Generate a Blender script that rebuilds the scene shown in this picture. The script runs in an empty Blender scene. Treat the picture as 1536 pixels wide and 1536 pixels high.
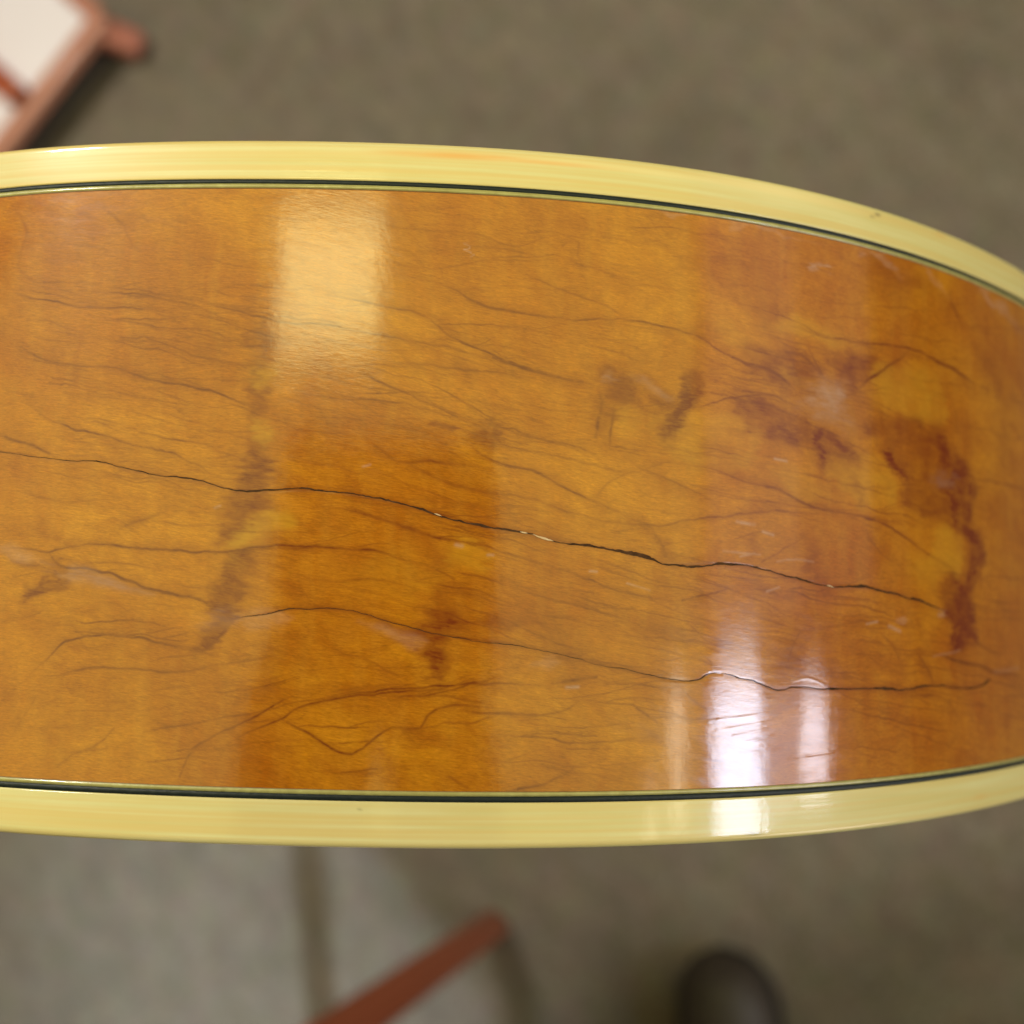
import bpy, bmesh, math, random
import numpy as np
from mathutils import Vector, Matrix
rnd = random.Random(7)
nr = np.random.RandomState(11)
scene = bpy.context.scene
C = scene.collection

# ------------------------------------------------------------------ camera
F = 1574.633            # focal length in photograph pixels (1536 wide)
UP = Vector((-0.307, 0.143, 0.9405)).normalized()      # real "up" seen from the camera
ax = (Vector((1, 0, 0)) - UP * UP.x).normalized()
ay = UP.cross(ax)
MW = Matrix((ax, ay, UP))                              # camera space -> world rotation
HC = 1.22
CAM = Vector((0, 0, HC))
def c2w(p): return MW @ Vector(p) + CAM
cd = bpy.data.cameras.new('camera'); cam = bpy.data.objects.new('camera', cd); C.objects.link(cam)
cam.matrix_world = Matrix.Translation(CAM) @ MW.to_4x4()
cd.sensor_width = 36; cd.lens = 18 / math.tan(math.radians(26))
cd.clip_start = 0.005; cd.clip_end = 60
cd.dof.use_dof = True; cd.dof.focus_distance = 0.131
cd.dof.aperture_fstop = cd.lens / 3.1
cd.dof.aperture_blades = 0
scene.camera = cam

def ray(px, py): return MW @ Vector(((px - 768) / F, -(py - 768) / F, -1))
def at_z(px, py, z=0.0):
    d = ray(px, py); k = (z - HC) / d.z
    return CAM + d * k

# ------------------------------------------------------------------ light
w = bpy.data.worlds.new("World"); scene.world = w; w.use_nodes = True
bg = w.node_tree.nodes['Background']; bg.inputs[0].default_value = (1.0, 0.95, 0.86, 1); bg.inputs[1].default_value = 0.07
scene.view_settings.view_transform = 'Standard'
try: scene.view_settings.look = 'None'
except Exception: pass
scene.view_settings.exposure = 0.0
scene.view_settings.gamma = 1

def area(name, centre, ex, ey, sx, sy, rad, col):
    """rectangular lamp; ex, ey unit vectors of its sides (its light leaves along -(ex x ey)); rad = radiance"""
    ld = bpy.data.lights.new(name, 'AREA'); ld.shape = 'RECTANGLE'; ld.size = sx; ld.size_y = sy
    ld.color = col; ld.energy = rad * sx * sy * math.pi
    o = bpy.data.objects.new(name, ld); C.objects.link(o)
    ex = Vector(ex).normalized(); ey = Vector(ey).normalized(); ez = ex.cross(ey).normalized(); ey = ez.cross(ex)
    m = Matrix((ex, ey, ez)).transposed().to_4x4(); m.translation = centre
    o.matrix_world = m
    return o
RIM = c2w((0, 0, -0.13))
def lamp_box(name, sx0, sx1, sy0, sy1, dist, rad, col):
    """ceiling lamp filling the slopes sx, sy (per unit along the view axis) at dist metres above the rim"""
    def p(a, b): return RIM + MW @ Vector((a, b, 1)) * dist
    c = p((sx0 + sx1) / 2, (sy0 + sy1) / 2)
    ex = MW @ Vector((1, 0, 0)); ey = MW @ Vector((0, 1, 0))
    return area(name, c, ex, ey, (sx1 - sx0) * dist, (sy1 - sy0) * dist, rad, col)
def wall_lamp(name, e0, e1, y0, y1, dist, rad, col):
    """upright lamp on the right; e0..e1 degrees above the view-axis horizon, y0..y1 slope per unit x"""
    a = math.radians((e0 + e1) / 2)
    d = Vector((math.cos(a), (y0 + y1) / 2, math.sin(a)))
    c = RIM + MW @ d * dist
    ez = MW @ Vector((math.cos(a), 0, math.sin(a)))
    ex = MW @ Vector((0, 1, 0)); ey = ez.cross(ex)
    return area(name, c, ex, ey, (y1 - y0) * dist, 2 * math.tan(math.radians((e1 - e0) / 2)) * dist, rad, col)

lamp_box('ceiling_light', -0.322, -0.092, 0.343, 0.505, 1.55, 9.6, (1.0, 0.90, 0.38))
lamp_box('ceiling_panel', -3.2, 1.02, -0.24, 0.66, 1.62, 1.65, (1.0, 0.93, 0.30))
area('added_key_light', (-0.92, 0.95, 2.75), (1, 0, 0), (0, 1, 0), 0.28, 0.28, 190, (1.0, 0.95, 0.84))  # added lamp, no known fixture: lights the carpet, drops the guitar's shadow lower right
wall_lamp('window_light', 33.5, 42.5, -0.23, -0.055, 2.4, 27, (0.70, 0.80, 1.0))
wall_lamp('window_light_fading', 34.5, 41, -0.055, -0.005, 2.4, 7, (0.90, 0.93, 1.0))
wall_lamp('window_light_low', 20.5, 26, -0.165, -0.085, 2.4, 17, (0.86, 0.87, 1.0))
wall_lamp('window_light_low_fading', 22, 25, -0.085, -0.06, 2.4, 8, (0.95, 0.95, 1.0))
wall_lamp('window_light_mid', 27.0, 32.5, -0.18, -0.07, 2.4, 4.0, (0.95, 0.90, 1.0))
wall_lamp('window_strip', 48.0, 50.4, -0.17, -0.035, 2.4, 9, (1.0, 0.86, 0.62))
wall_lamp('window_strip_high', 53.0, 54.8, -0.26, -0.13, 2.4, 7, (1.0, 0.86, 0.6))
wall_lamp('pale_wall_glow', 25, 43.5, 0.0, 0.9, 2.4, 1.1, (1.0, 0.84, 0.62))
wall_lamp('pale_wall_glow_low', 10, 25, 0.0, 0.9, 2.4, 0.55, (1.0, 0.84, 0.62))
wall_lamp('added_side_fill', 4, 30, -1.0, -0.36, 2.4, 5.5, (1.0, 0.92, 0.80))  # added fill, not a window: brightens the right end from outside the reflections
# daylight from a window on the photographer's side, which throws the chair-leg shadows
tgt = at_z(330, 1560); ldir = Vector((0.16, -0.80, 0.85)).normalized()
sd = bpy.data.lights.new('window_beam', 'SPOT'); so = bpy.data.objects.new('window_beam', sd); C.objects.link(so)
so.location = tgt + ldir * 3.0; so.rotation_euler = ldir.to_track_quat('Z', 'Y').to_euler()
sd.energy = 500; sd.color = (0.70, 0.87, 1.0); sd.shadow_soft_size = 0.13; sd.spot_size = math.radians(17); sd.spot_blend = 0.75

# ------------------------------------------------------------------ helpers
def link(name, me, mat=None, parent=None, **kw):
    o = bpy.data.objects.new(name, me); C.objects.link(o)
    if mat and me is not None: me.materials.append(mat)
    if parent is not None: o.parent = parent
    for k, v in kw.items(): o[k] = v
    return o
def empty(name, loc=(0, 0, 0), mat=None, **kw):
    o = bpy.data.objects.new(name, None); C.objects.link(o)
    if mat is not None: o.matrix_world = mat
    else: o.location = loc
    o.empty_display_size = 0.05
    for k, v in kw.items(): o[k] = v
    return o
def grid_mesh(name, P, wrap=False, smooth=True, flip=False):
    """P: (ns, nw, 3) array"""
    ns, nw = P.shape[:2]
    me = bpy.data.meshes.new(name)
    me.vertices.add(ns * nw); me.vertices.foreach_set('co', P.reshape(-1).astype(np.float32))
    i = np.arange(ns if wrap else ns - 1); j = np.arange(nw - 1)
    I, J = np.meshgrid(i, j, indexing='ij'); I2 = (I + 1) % ns
    q = np.stack([I * nw + J, I2 * nw + J, I2 * nw + J + 1, I * nw + J + 1], -1).reshape(-1, 4)
    if flip: q = q[:, ::-1]
    nf = len(q)
    me.loops.add(nf * 4); me.loops.foreach_set('vertex_index', q.reshape(-1).astype(np.int32))
    me.polygons.add(nf); me.polygons.foreach_set('loop_start', (np.arange(nf) * 4).astype(np.int32))
    me.polygons.foreach_set('loop_total', np.full(nf, 4, np.int32))
    if smooth: me.polygons.foreach_set('use_smooth', np.ones(nf, bool))
    me.update(calc_edges=True)
    return me
def vattr(me, name, typ, arr):
    a = me.attributes.new(name, typ, 'POINT')
    a.data.foreach_set('vector' if typ == 'FLOAT_VECTOR' else 'color' if typ == 'FLOAT_COLOR' else 'value', arr.reshape(-1).astype(np.float32))
def box_mesh(name, sx, sy, sz, bev=0.003, seg=3, taper=1.0):
    bm = bmesh.new(); bmesh.ops.create_cube(bm, size=1)
    for v in bm.verts:
        k = taper if v.co.z < 0 else 1
        v.co = Vector((v.co.x * sx * k, v.co.y * sy * k, v.co.z * sz))
    bmesh.ops.bevel(bm, geom=bm.edges[:], offset=bev, segments=seg, affect='EDGES', profile=0.5)
    me = bpy.data.meshes.new(name); bm.to_mesh(me); bm.free()
    me.polygons.foreach_set('use_smooth', np.ones(len(me.polygons), bool))
    return me

class NT:
    def __init__(s, name):
        s.m = bpy.data.materials.new(name); s.m.use_nodes = True; s.t = s.m.node_tree
        s.b = s.t.nodes['Principled BSDF']
    def n(s, typ, **kw):
        nd = s.t.nodes.new(typ)
        for k, v in kw.items(): setattr(nd, k, v)
        return nd
    def l(s, a, b): s.t.links.new(a, b)
    def setin(s, k, v): s.b.inputs[k].default_value = v
    def attr(s, name): return s.n('ShaderNodeAttribute', attribute_name=name)
    def noise(s, vec, scale, detail=2, rough=0.5, mapscale=None, dist=0):
        if mapscale:
            mp = s.n('ShaderNodeMapping'); mp.inputs['Scale'].default_value = mapscale; s.l(vec, mp.inputs[0]); vec = mp.outputs[0]
        nz = s.n('ShaderNodeTexNoise'); nz.inputs['Scale'].default_value = scale; nz.inputs['Detail'].default_value = detail
        nz.inputs['Roughness'].default_value = rough; nz.inputs['Distortion'].default_value = dist
        if vec is not None: s.l(vec, nz.inputs['Vector'])
        return nz.outputs['Fac']
    def ramp(s, fac, a, b, ca=0.0, cb=1.0):
        r = s.n('ShaderNodeMapRange'); r.inputs['From Min'].default_value = a; r.inputs['From Max'].default_value = b
        r.inputs['To Min'].default_value = ca; r.inputs['To Max'].default_value = cb; s.l(fac, r.inputs['Value']); return r.outputs[0]
    def mix(s, fac, a, b, typ='MIX'):
        m = s.n('ShaderNodeMix', data_type='RGBA', blend_type=typ)
        for idx, v in ((0, fac), (6, a), (7, b)):
            if isinstance(v, (int, float)): m.inputs[idx].default_value = v
            elif isinstance(v, tuple): m.inputs[idx].default_value = (*v, 1)
            else: s.l(v, m.inputs[idx])
        return m.outputs[2]
    def math(s, op, a, b=0.0):
        m = s.n('ShaderNodeMath', operation=op)
        for idx, v in ((0, a), (1, b)):
            if isinstance(v, (int, float)): m.inputs[idx].default_value = v
            else: s.l(v, m.inputs[idx])
        return m.outputs[0]
    def bump(s, h, strength, dist, normal=None):
        b = s.n('ShaderNodeBump'); b.inputs['Strength'].default_value = strength; b.inputs['Distance'].default_value = dist
        s.l(h, b.inputs['Height'])
        if normal is not None: s.l(normal, b.inputs['Normal'])
        return b.outputs[0]

# ------------------------------------------------------------------ materials
def mat_maple():
    t = NT('varnished_maple'); co = t.attr('coord').outputs['Vector']
    fa = t.attr('figure'); sep = t.n('ShaderNodeSeparateColor'); t.l(fa.outputs['Color'], sep.inputs[0])
    line, stain, pale = sep.outputs[0], sep.outputs[1], sep.outputs[2]; gold = fa.outputs['Alpha']
    big = t.ramp(t.noise(co, 0.035, 3, 0.55, (1, 1.6, 1), 0.6), 0.35, 0.68)
    mid = t.ramp(t.noise(co, 0.13, 4, 0.6, (0.8, 1.7, 1), 1.2), 0.34, 0.70)
    curl = t.ramp(t.noise(co, 0.30, 2, 0.5, (1.3, 0.35, 1), 0.5), 0.40, 0.75)
    c = t.mix(big, (0.425, 0.160, 0.0045), (0.310, 0.085, 0.0024))
    c = t.mix(t.math('MULTIPLY', mid, 0.60), c, (0.225, 0.056, 0.0020))
    c = t.mix(t.math('MULTIPLY', curl, 0.22), c, (0.47, 0.21, 0.018))
    # veiny mineral streaks between the drawn ones
    v1 = t.math('ABSOLUTE', t.math('SUBTRACT', t.noise(co, 0.075, 3, 0.55, (0.55, 1.5, 1), 1.4), 0.5))
    v1 = t.ramp(v1, 0.0, 0.020, 1.0, 0.0)
    v1m = t.ramp(t.noise(co, 0.10, 2), 0.45, 0.65)
    c = t.mix(t.math('MULTIPLY', t.math('MULTIPLY', v1, v1m), 0.26), c, (0.17, 0.045, 0.005))
    # fibre flecks along the grain
    gr = t.attr('grain').outputs['Vector']
    f1 = t.noise(gr, 1.0, 3, 0.65, (0.62, 4.4, 1), 0.25)
    f2 = t.noise(gr, 1.0, 3, 0.7, (1.5, 8.5, 1), 0.2)
    fl = t.ramp(f1, 0.34, 0.68, 0.86, 1.14)
    fl2 = t.ramp(f2, 0.30, 0.70, 0.80, 1.20)
    mul = t.n('ShaderNodeVectorMath', operation='SCALE'); t.l(c, mul.inputs[0]); t.l(t.math('MULTIPLY', fl, fl2), mul.inputs['Scale']); c = mul.outputs[0]
    brk = t.math('MULTIPLY', t.ramp(f1, 0.30, 0.66, 0.62, 1.14), t.ramp(t.noise(co, 0.45, 3, 0.65, (0.6, 1.3, 1)), 0.32, 0.62, 0.60, 1.15))
    c = t.mix(t.math('MULTIPLY', gold, 0.75), c, (0.46, 0.24, 0.014))
    c = t.mix(t.math('MULTIPLY', t.math('MULTIPLY', stain, brk), 1.15), c, (0.135, 0.020, 0.0035))
    c = t.mix(t.math('MULTIPLY', t.math('MULTIPLY', line, brk), 1.1), c, (0.135, 0.028, 0.004))
    c = t.mix(t.math('MULTIPLY', t.math('MULTIPLY', pale, brk), 0.80), c, (0.40, 0.25, 0.19))
    t.l(c, t.b.inputs['Base Color'])
    t.setin('Roughness', 0.42); t.setin('Specular IOR Level', 0.08)
    t.setin('Coat Weight', 1.0); t.setin('Coat IOR', 1.5)
    rg = t.ramp(t.noise(co, 0.5, 4, 0.7, (0.3, 1.5, 1)), 0.3, 0.75, 0.07, 0.145)
    t.l(rg, t.b.inputs['Coat Roughness'])
    hb = t.math('ADD', t.math('MULTIPLY', f1, 0.6), t.math('MULTIPLY', f2, 0.35))
    nb = t.bump(hb, 0.5, 0.000045)
    t.l(nb, t.b.inputs['Normal'])
    ripple = t.noise(co, 0.12, 3, 0.5, (1.3, 0.5, 1))
    iso = t.noise(gr, 1.0, 3, 0.6, (0.55, 1.1, 1))
    hc = t.math('ADD', t.math('MULTIPLY', hb, 0.22), t.math('MULTIPLY', ripple, 1.6)); hc = t.math('ADD', hc, t.math('MULTIPLY', iso, 0.30))
    t.l(t.bump(hc, 0.5, 0.00004), t.b.inputs['Coat Normal'])
    return t.m
def mat_binding():
    t = NT('aged_cream_celluloid'); co = t.attr('coord').outputs['Vector']
    fa = t.attr('figure'); sep = t.n('ShaderNodeSeparateColor'); t.l(fa.outputs['Color'], sep.inputs[0])
    s1 = t.ramp(t.noise(co, 1.0, 2, 0.6, (0.008, 1.25, 1), 0.0), 0.38, 0.62)
    s2 = t.ramp(t.noise(co, 1.0, 2, 0.5, (0.03, 0.55, 1), 0.0), 0.35, 0.65)
    s3 = t.ramp(t.noise(co, 0.8, 3, 0.6, (0.5, 2, 1)), 0.3, 0.7)
    c = t.mix(s2, (0.60, 0.545, 0.270), (0.545, 0.470, 0.195))
    c = t.mix(t.math('MULTIPLY', s1, 0.75), c, (0.585, 0.425, 0.150))
    c = t.mix(t.math('MULTIPLY', s3, 0.12), c, (0.55, 0.42, 0.12))
    c = t.mix(sep.outputs[0], c, (0.60, 0.25, 0.025))
    c = t.mix(sep.outputs[1], c, (0.10, 0.075, 0.035))
    c = t.mix(sep.outputs[2], c, (0.75, 0.64, 0.32))
    t.l(c, t.b.inputs['Base Color']); t.setin('Roughness', 0.42); t.setin('Specular IOR Level', 0.3)
    t.setin('Coat Weight', 0.6); t.setin('Coat Roughness', 0.10)
    t.setin('Subsurface Weight', 0.0)
    rp = t.noise(co, 0.25, 3, 0.6, (1.2, 1.0, 1))
    t.l(t.bump(t.math('ADD', rp, t.math('MULTIPLY', s1, 0.08)), 0.4, 0.00006), t.b.inputs['Coat Normal'])
    return t.m
def mat_simple(name, col, rough, coat=0.0, col2=None, scale=60, stretch=(1, 1, 1), coatr=0.1, spec=0.5):
    t = NT(name)
    tc = t.n('ShaderNodeTexCoord').outputs['Object']
    nz = t.noise(tc, scale, 4, 0.6, stretch)
    c = t.mix(t.ramp(nz, 0.3, 0.7), col, col2 or tuple(x * 0.75 for x in col))
    t.l(c, t.b.inputs['Base Color']); t.setin('Roughness', rough); t.setin('Coat Weight', coat); t.setin('Coat Roughness', coatr)
    t.setin('Specular IOR Level', spec)
    t.l(t.bump(nz, 0.3, 0.0005), t.b.inputs['Normal'])
    return t.m
def mat_carpet():
    t = NT('loop_pile_carpet'); tc = t.n('ShaderNodeTexCoord').outputs['Object']
    mp = t.n('ShaderNodeMapping'); mp.inputs['Rotation'].default_value = (0, 0, math.radians(52)); t.l(tc, mp.inputs[0]); v = mp.outputs[0]
    a = t.noise(v, 34, 3, 0.65, (1.0, 2.4, 1)); b = t.noise(v, 150, 3, 0.8, (1, 1.6, 1)); d = t.noise(v, 4, 2)
    gr = t.noise(v, 620, 2, 0.8)
    c = t.mix(t.ramp(a, 0.38, 0.62), (0.112, 0.090, 0.066), (0.172, 0.139, 0.108))
    c = t.mix(t.ramp(b, 0.36, 0.64), c, (0.140, 0.118, 0.096)); 
    c2 = t.mix(t.ramp(b, 0.40, 0.62), (0.055, 0.044, 0.031), (0.270, 0.220, 0.178))
    c = t.mix(0.45, c, c2)
    hs = t.n('ShaderNodeTexNoise'); hs.inputs['Scale'].default_value = 60; t.l(v, hs.inputs['Vector'])
    c = t.mix(0.10, c, hs.outputs['Color'], 'OVERLAY')
    a2 = t.noise(v, 17, 2, 0.5, (1, 1.9, 1)); cc = t.n('ShaderNodeTexNoise'); cc.inputs['Scale'].default_value = 26; t.l(v, cc.inputs['Vector'])
    c = t.mix(0.10, c, cc.outputs['Color'], 'SOFT_LIGHT')
    d = t.math('ADD', t.math('MULTIPLY', d, 0.5), t.math('MULTIPLY', a2, 0.5))
    m = t.n('ShaderNodeVectorMath', operation='SCALE'); t.l(c, m.inputs[0]); t.l(t.math('MULTIPLY', t.ramp(d, 0.35, 0.65, 0.82, 1.18), t.ramp(gr, 0.3, 0.7, 0.7, 1.3)), m.inputs['Scale'])
    t.l(m.outputs[0], t.b.inputs['Base Color']); t.setin('Roughness', 0.95); t.setin('Specular IOR Level', 0.1)
    t.setin('Sheen Weight', 0.15)
    return t.m
M_maple = mat_maple(); M_bind = mat_binding()
M_black = mat_simple('black_purfling', (0.006, 0.010, 0.010), 0.5, 0.0, (0.010, 0.015, 0.014), 900, spec=0.3)
M_pale = mat_simple('pale_purfling', (0.36, 0.33, 0.11), 0.4, 0.8, (0.27, 0.235, 0.07), 700)
M_groove = mat_simple('dark_glue_line', (0.17, 0.065, 0.012), 0.6)
M_crack = mat_simple('crack_shadow_wood', (0.022, 0.011, 0.006), 0.9, 0.0, (0.085, 0.040, 0.018), 700, spec=0.05)
M_splint = mat_simple('raw_splinter', (0.62, 0.46, 0.27), 0.6, 0.0, (0.50, 0.33, 0.17), 900)
M_spruce = mat_simple('spruce_plate', (0.52, 0.26, 0.06), 0.35, 1.0, (0.42, 0.19, 0.04), 40, (1, 12, 1))
M_redwood = mat_simple('red_brown_wood', (0.37, 0.082, 0.030), 0.38, 0.4, (0.28, 0.058, 0.021), 22, (1, 1, 0.12))
M_redwood2 = mat_simple('lighter_red_wood', (0.47, 0.215, 0.155), 0.40, 0.3, (0.40, 0.165, 0.115), 22, (1, 1, 0.12))
M_redwood3 = mat_simple('rose_brown_wood', (0.36, 0.125, 0.09), 0.40, 0.3, (0.29, 0.09, 0.065), 22, (1, 1, 0.12))
M_white = mat_simple('white_cushion', (0.72, 0.66, 0.74), 0.8, 0.0, (0.70, 0.635, 0.71), 12)
M_carpet = mat_carpet()
M_shoe = mat_simple('dark_leather', (0.050, 0.036, 0.028), 0.6, 0.0, (0.038, 0.027, 0.021), 30)
M_sole = mat_simple('black_rubber', (0.012, 0.011, 0.010), 0.8)
M_cloth = mat_simple('charcoal_cloth', (0.035, 0.033, 0.034), 0.9, 0.0, (0.028, 0.026, 0.026), 200, spec=0.1)
M_skin = mat_simple('skin', (0.52, 0.30, 0.21), 0.5)
M_hair = mat_simple('brown_hair', (0.06, 0.035, 0.02), 0.6)
M_camera = mat_simple('black_camera_plastic', (0.012, 0.012, 0.013), 0.45)

# ------------------------------------------------------------------ carpet
P = np.zeros((41, 41, 3)); gx = np.linspace(-4, 4, 41)
P[..., 0] = gx[:, None]; P[..., 1] = gx[None, :]
link('carpet', grid_mesh('carpet', P), M_carpet, kind='structure', label='olive grey loop pile carpet far below the instrument, out of focus')

# ------------------------------------------------------------------ guitar frame (measured from the photograph's edges)
PITCH, ROLL, CN, WT, WB = -0.08202542765, -0.0225879092, 13.6954795, 5.56, 5.97
KP = [-0.27669594346, 1.12887548106, -0.43888015022, -4.28875782762, -11.6849121982, -7.0729220938, -129.605797327]
Rg = (Matrix.Rotation(ROLL, 3, 'Z') @ Matrix.Rotation(PITCH, 3, 'X'))
Rn = np.array(Rg)
ZB = -532.0
gm = MW @ Rg
org = c2w(Rg @ Vector((0, CN, ZB)) * 0.001)
GM = gm.to_4x4(); GM.translation = org
guitar = empty('hollow_body_guitar', mat=GM, label='amber maple guitar body seen on its cracked glossy side with cream binding', category='guitar')

# closed outline of the body in (u, v) millimetres
us = np.arange(-68, 87.1, 4.0); top = [(u, np.polyval(KP, u / 60)) for u in us]
axis_v = -330.0
right = [(104, -199.5), (117.5, -228), (126.5, -264), (130, -300)]
left = [(-462, -296), (-448, -246), (-408, -203), (-355, -184), (-300, -189), (-250, -199), (-200, -193), (-150, -169.5), (-105, -145.5)]
half = left + top + right
pts = half + [(130.6, axis_v)] + [(u, 2 * axis_v - v) for u, v in reversed(half)] + [(-464, axis_v)]
pts = np.array(pts)
def catmull(p, closed, step):
    n = len(p); out = []
    rng = range(n) if closed else range(n - 1)
    for i in rng:
        if closed: a, b, c, d = p[(i - 1) % n], p[i], p[(i + 1) % n], p[(i + 2) % n]
        else: a, b, c, d = p[max(i - 1, 0)], p[i], p[i + 1], p[min(i + 2, n - 1)]
        L = np.hypot(*(c - b)); 
        la = max(np.hypot(*(b - a)), 1e-6); lc = max(np.hypot(*(d - c)), 1e-6)
        m1 = ((c - b) / max(L, 1e-6) * la + (b - a) / la * L) / (la + L) * L if la > 1e-5 else (c - b)
        m2 = ((d - c) / lc * L + (c - b) / max(L, 1e-6) * lc) / (lc + L) * L if lc > 1e-5 else (c - b)
        k = max(2, int(L / step)); t = np.arange(k)[:, None] / k
        h = (2 * t**3 - 3 * t**2 + 1) * b + (t**3 - 2 * t**2 + t) * m1 + (-2 * t**3 + 3 * t**2) * c + (t**3 - t**2) * m2
        out.append(h)
    if not closed: out.append(p[-1:])
    return np.concatenate(out)
dense = catmull(pts, True, 0.5)
d_ = np.hypot(*np.diff(np.vstack([dense, dense[:1]]), axis=0).T)
S = np.concatenate([[0], np.cumsum(d_)]); LEN = S[-1]
D2 = np.vstack([dense, dense[:1]])
i0 = np.argmin(np.hypot(dense[:, 0], dense[:, 1] - np.polyval(KP, 0)))
S0 = S[i0]
Sx = np.concatenate([S[:-1] - LEN, S, S[1:] + LEN]); Dx = np.vstack([D2[:-1], D2, D2[1:]])
Tg = np.gradient(Dx, Sx, axis=0)
ker = np.hanning(41); ker /= ker.sum()
Tg = np.stack([np.convolve(Tg[:, i], ker, 'same') for i in (0, 1)], 1)
def curve(s):
    s = np.asarray(s) + S0
    p = np.stack([np.interp(s, Sx, Dx[:, i]) for i in (0, 1)], -1)
    t = np.stack([np.interp(s, Sx, Tg[:, i]) for i in (0, 1)], -1); t /= np.linalg.norm(t, axis=-1, keepdims=True)
    nrm = np.stack([-t[..., 1], t[..., 0]], -1)       # outward (up for the top stretch)
    return p, nrm
# pixel of the photograph -> (s, w) on the rim surface
up_u = np.linspace(-75, 100, 1400); 
sv = np.linspace(-82, 132, 2000); pv, _ = curve(sv); ok = pv[:, 0] > -90
def pix(px, py):
    d = np.array([(px - 768) / F, -(py - 768) / F, -1.0]); a, n, b = d @ Rn
    lo, hi = 60.0, 320.0
    # first crossing of the outline going away from the camera
    for _ in range(40):
        m = 0.5 * (lo + hi)
        vv = np.interp(m * a, pv[:, 0], pv[:, 1])
        if m * b > vv: lo = m
        else: hi = m
    u = lo * a
    return float(np.interp(u, pv[:, 0], sv)), float(lo * n - CN)

# ------------------------------------------------------------------ noise fields (numpy)
def vnoise(s, w_, cell, seed):
    r = np.random.RandomState(seed); T = r.rand(256, 256)
    x = s / cell + 100; y = w_ / cell + 100
    xi = np.floor(x).astype(int); yi = np.floor(y).astype(int); fx = x - xi; fy = y - yi
    fx = fx * fx * (3 - 2 * fx); fy = fy * fy * (3 - 2 * fy)
    g = lambda i, j: T[i % 256, j % 256]
    return ((g(xi, yi) * (1 - fx) + g(xi + 1, yi) * fx) * (1 - fy) + (g(xi, yi + 1) * (1 - fx) + g(xi + 1, yi + 1) * fx) * fy) - 0.5

WW = 37.15                       # half width of the bare wood
sa, sb, ds = -78.0, 120.0, 0.12
fs = np.arange(sa, sb, ds); nwv = int(2 * WW / ds) + 1; fw = np.linspace(-WW, WW, nwv)
SS, WWg = np.meshgrid(fs, fw, indexing='ij')
wx = SS + 1.3 * vnoise(SS, WWg, 5, 1) + 0.55 * vnoise(SS, WWg, 1.7, 2)
wx = wx + 1.0 * vnoise(SS * 0.25, WWg, 0.42, 6) * (0.4 + vnoise(SS, WWg, 8, 7) + 0.5) + 0.45 * vnoise(SS * 0.4, WWg, 0.25, 8)
wy = WWg + 1.3 * vnoise(SS, WWg, 5, 3) + 0.55 * vnoise(SS, WWg, 1.7, 4) + 0.22 * vnoise(SS * 0.35, WWg, 0.5, 5)
FIG = {k: np.zeros(SS.shape, np.float32) for k in ('line', 'stain', 'pale', 'gold', 'hgt')}
MM = 0.0825
def window(pts_, r):
    a = np.array(pts_); x0, x1 = a[:, 0].min() - r, a[:, 0].max() + r; y0, y1 = a[:, 1].min() - r, a[:, 1].max() + r
    i0 = max(0, int((x0 - sa) / ds)); i1 = min(len(fs), int((x1 - sa) / ds) + 2)
    j0 = max(0, int((y0 + WW) / (2 * WW) * (nwv - 1))); j1 = min(nwv, int((y1 + WW) / (2 * WW) * (nwv - 1)) + 2)
    return slice(i0, max(i1, i0)), slice(j0, max(j1, j0))
lx = SS + 0.5 * vnoise(SS, WWg, 4, 12) + 0.3 * vnoise(SS, WWg, 1.5, 13)
ly = WWg + 0.9 * vnoise(SS, WWg, 4, 14) + 0.40 * vnoise(SS, WWg, 1.5, 15) + 0.16 * vnoise(SS, WWg, 0.6, 16)
def stroke(key, pxpts, width, strength, warp=0.45, taper=True, mode='max', side=0.0, raw=False):
    """soft line through photograph points; width in photo pixels"""
    q = np.array([pix(*p) for p in pxpts]); 
    if len(q) > 2: q = catmull(q, False, 1.2)
    wd = width * MM
    n = len(q) - 1
    for i in range(n):
        a, b = q[i], q[i + 1]
        tt = (i + 0.5) / n; k = 1.0
        if taper: k = min(1, 4 * tt, 4 * (1 - tt)) ** 0.6
        sl = window([a, b], wd * 3 + 1.2)
        if key in ('stain', 'gold') and width > 6: X = SS[sl] + warp * (wx[sl] - SS[sl]); Y = WWg[sl] + warp * (wy[sl] - WWg[sl])
        else: X = SS[sl] + warp * 1.4 * (lx[sl] - SS[sl]); Y = WWg[sl] + warp * 1.4 * (ly[sl] - WWg[sl])
        if X.size == 0: continue
        ab = b - a; L2 = max(ab @ ab, 1e-9)
        t = np.clip(((X - a[0]) * ab[0] + (Y - a[1]) * ab[1]) / L2, 0, 1)
        d = np.hypot(X - a[0] - t * ab[0], Y - a[1] - t * ab[1])
        if side:      # sharp on one side, feathered on the other
            sg = (X - a[0]) * ab[1] - (Y - a[1]) * ab[0]
            d = np.where(sg * side > 0, d * 0.42, d * 1.2)
        val = strength * k * np.exp(-(d / wd) ** 2)
        tgt = FIG[key][sl]
        if mode == 'max': np.maximum(tgt, val, out=tgt)
        elif mode == 'min': np.minimum(tgt, -val, out=tgt)
        else: tgt += val
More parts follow.
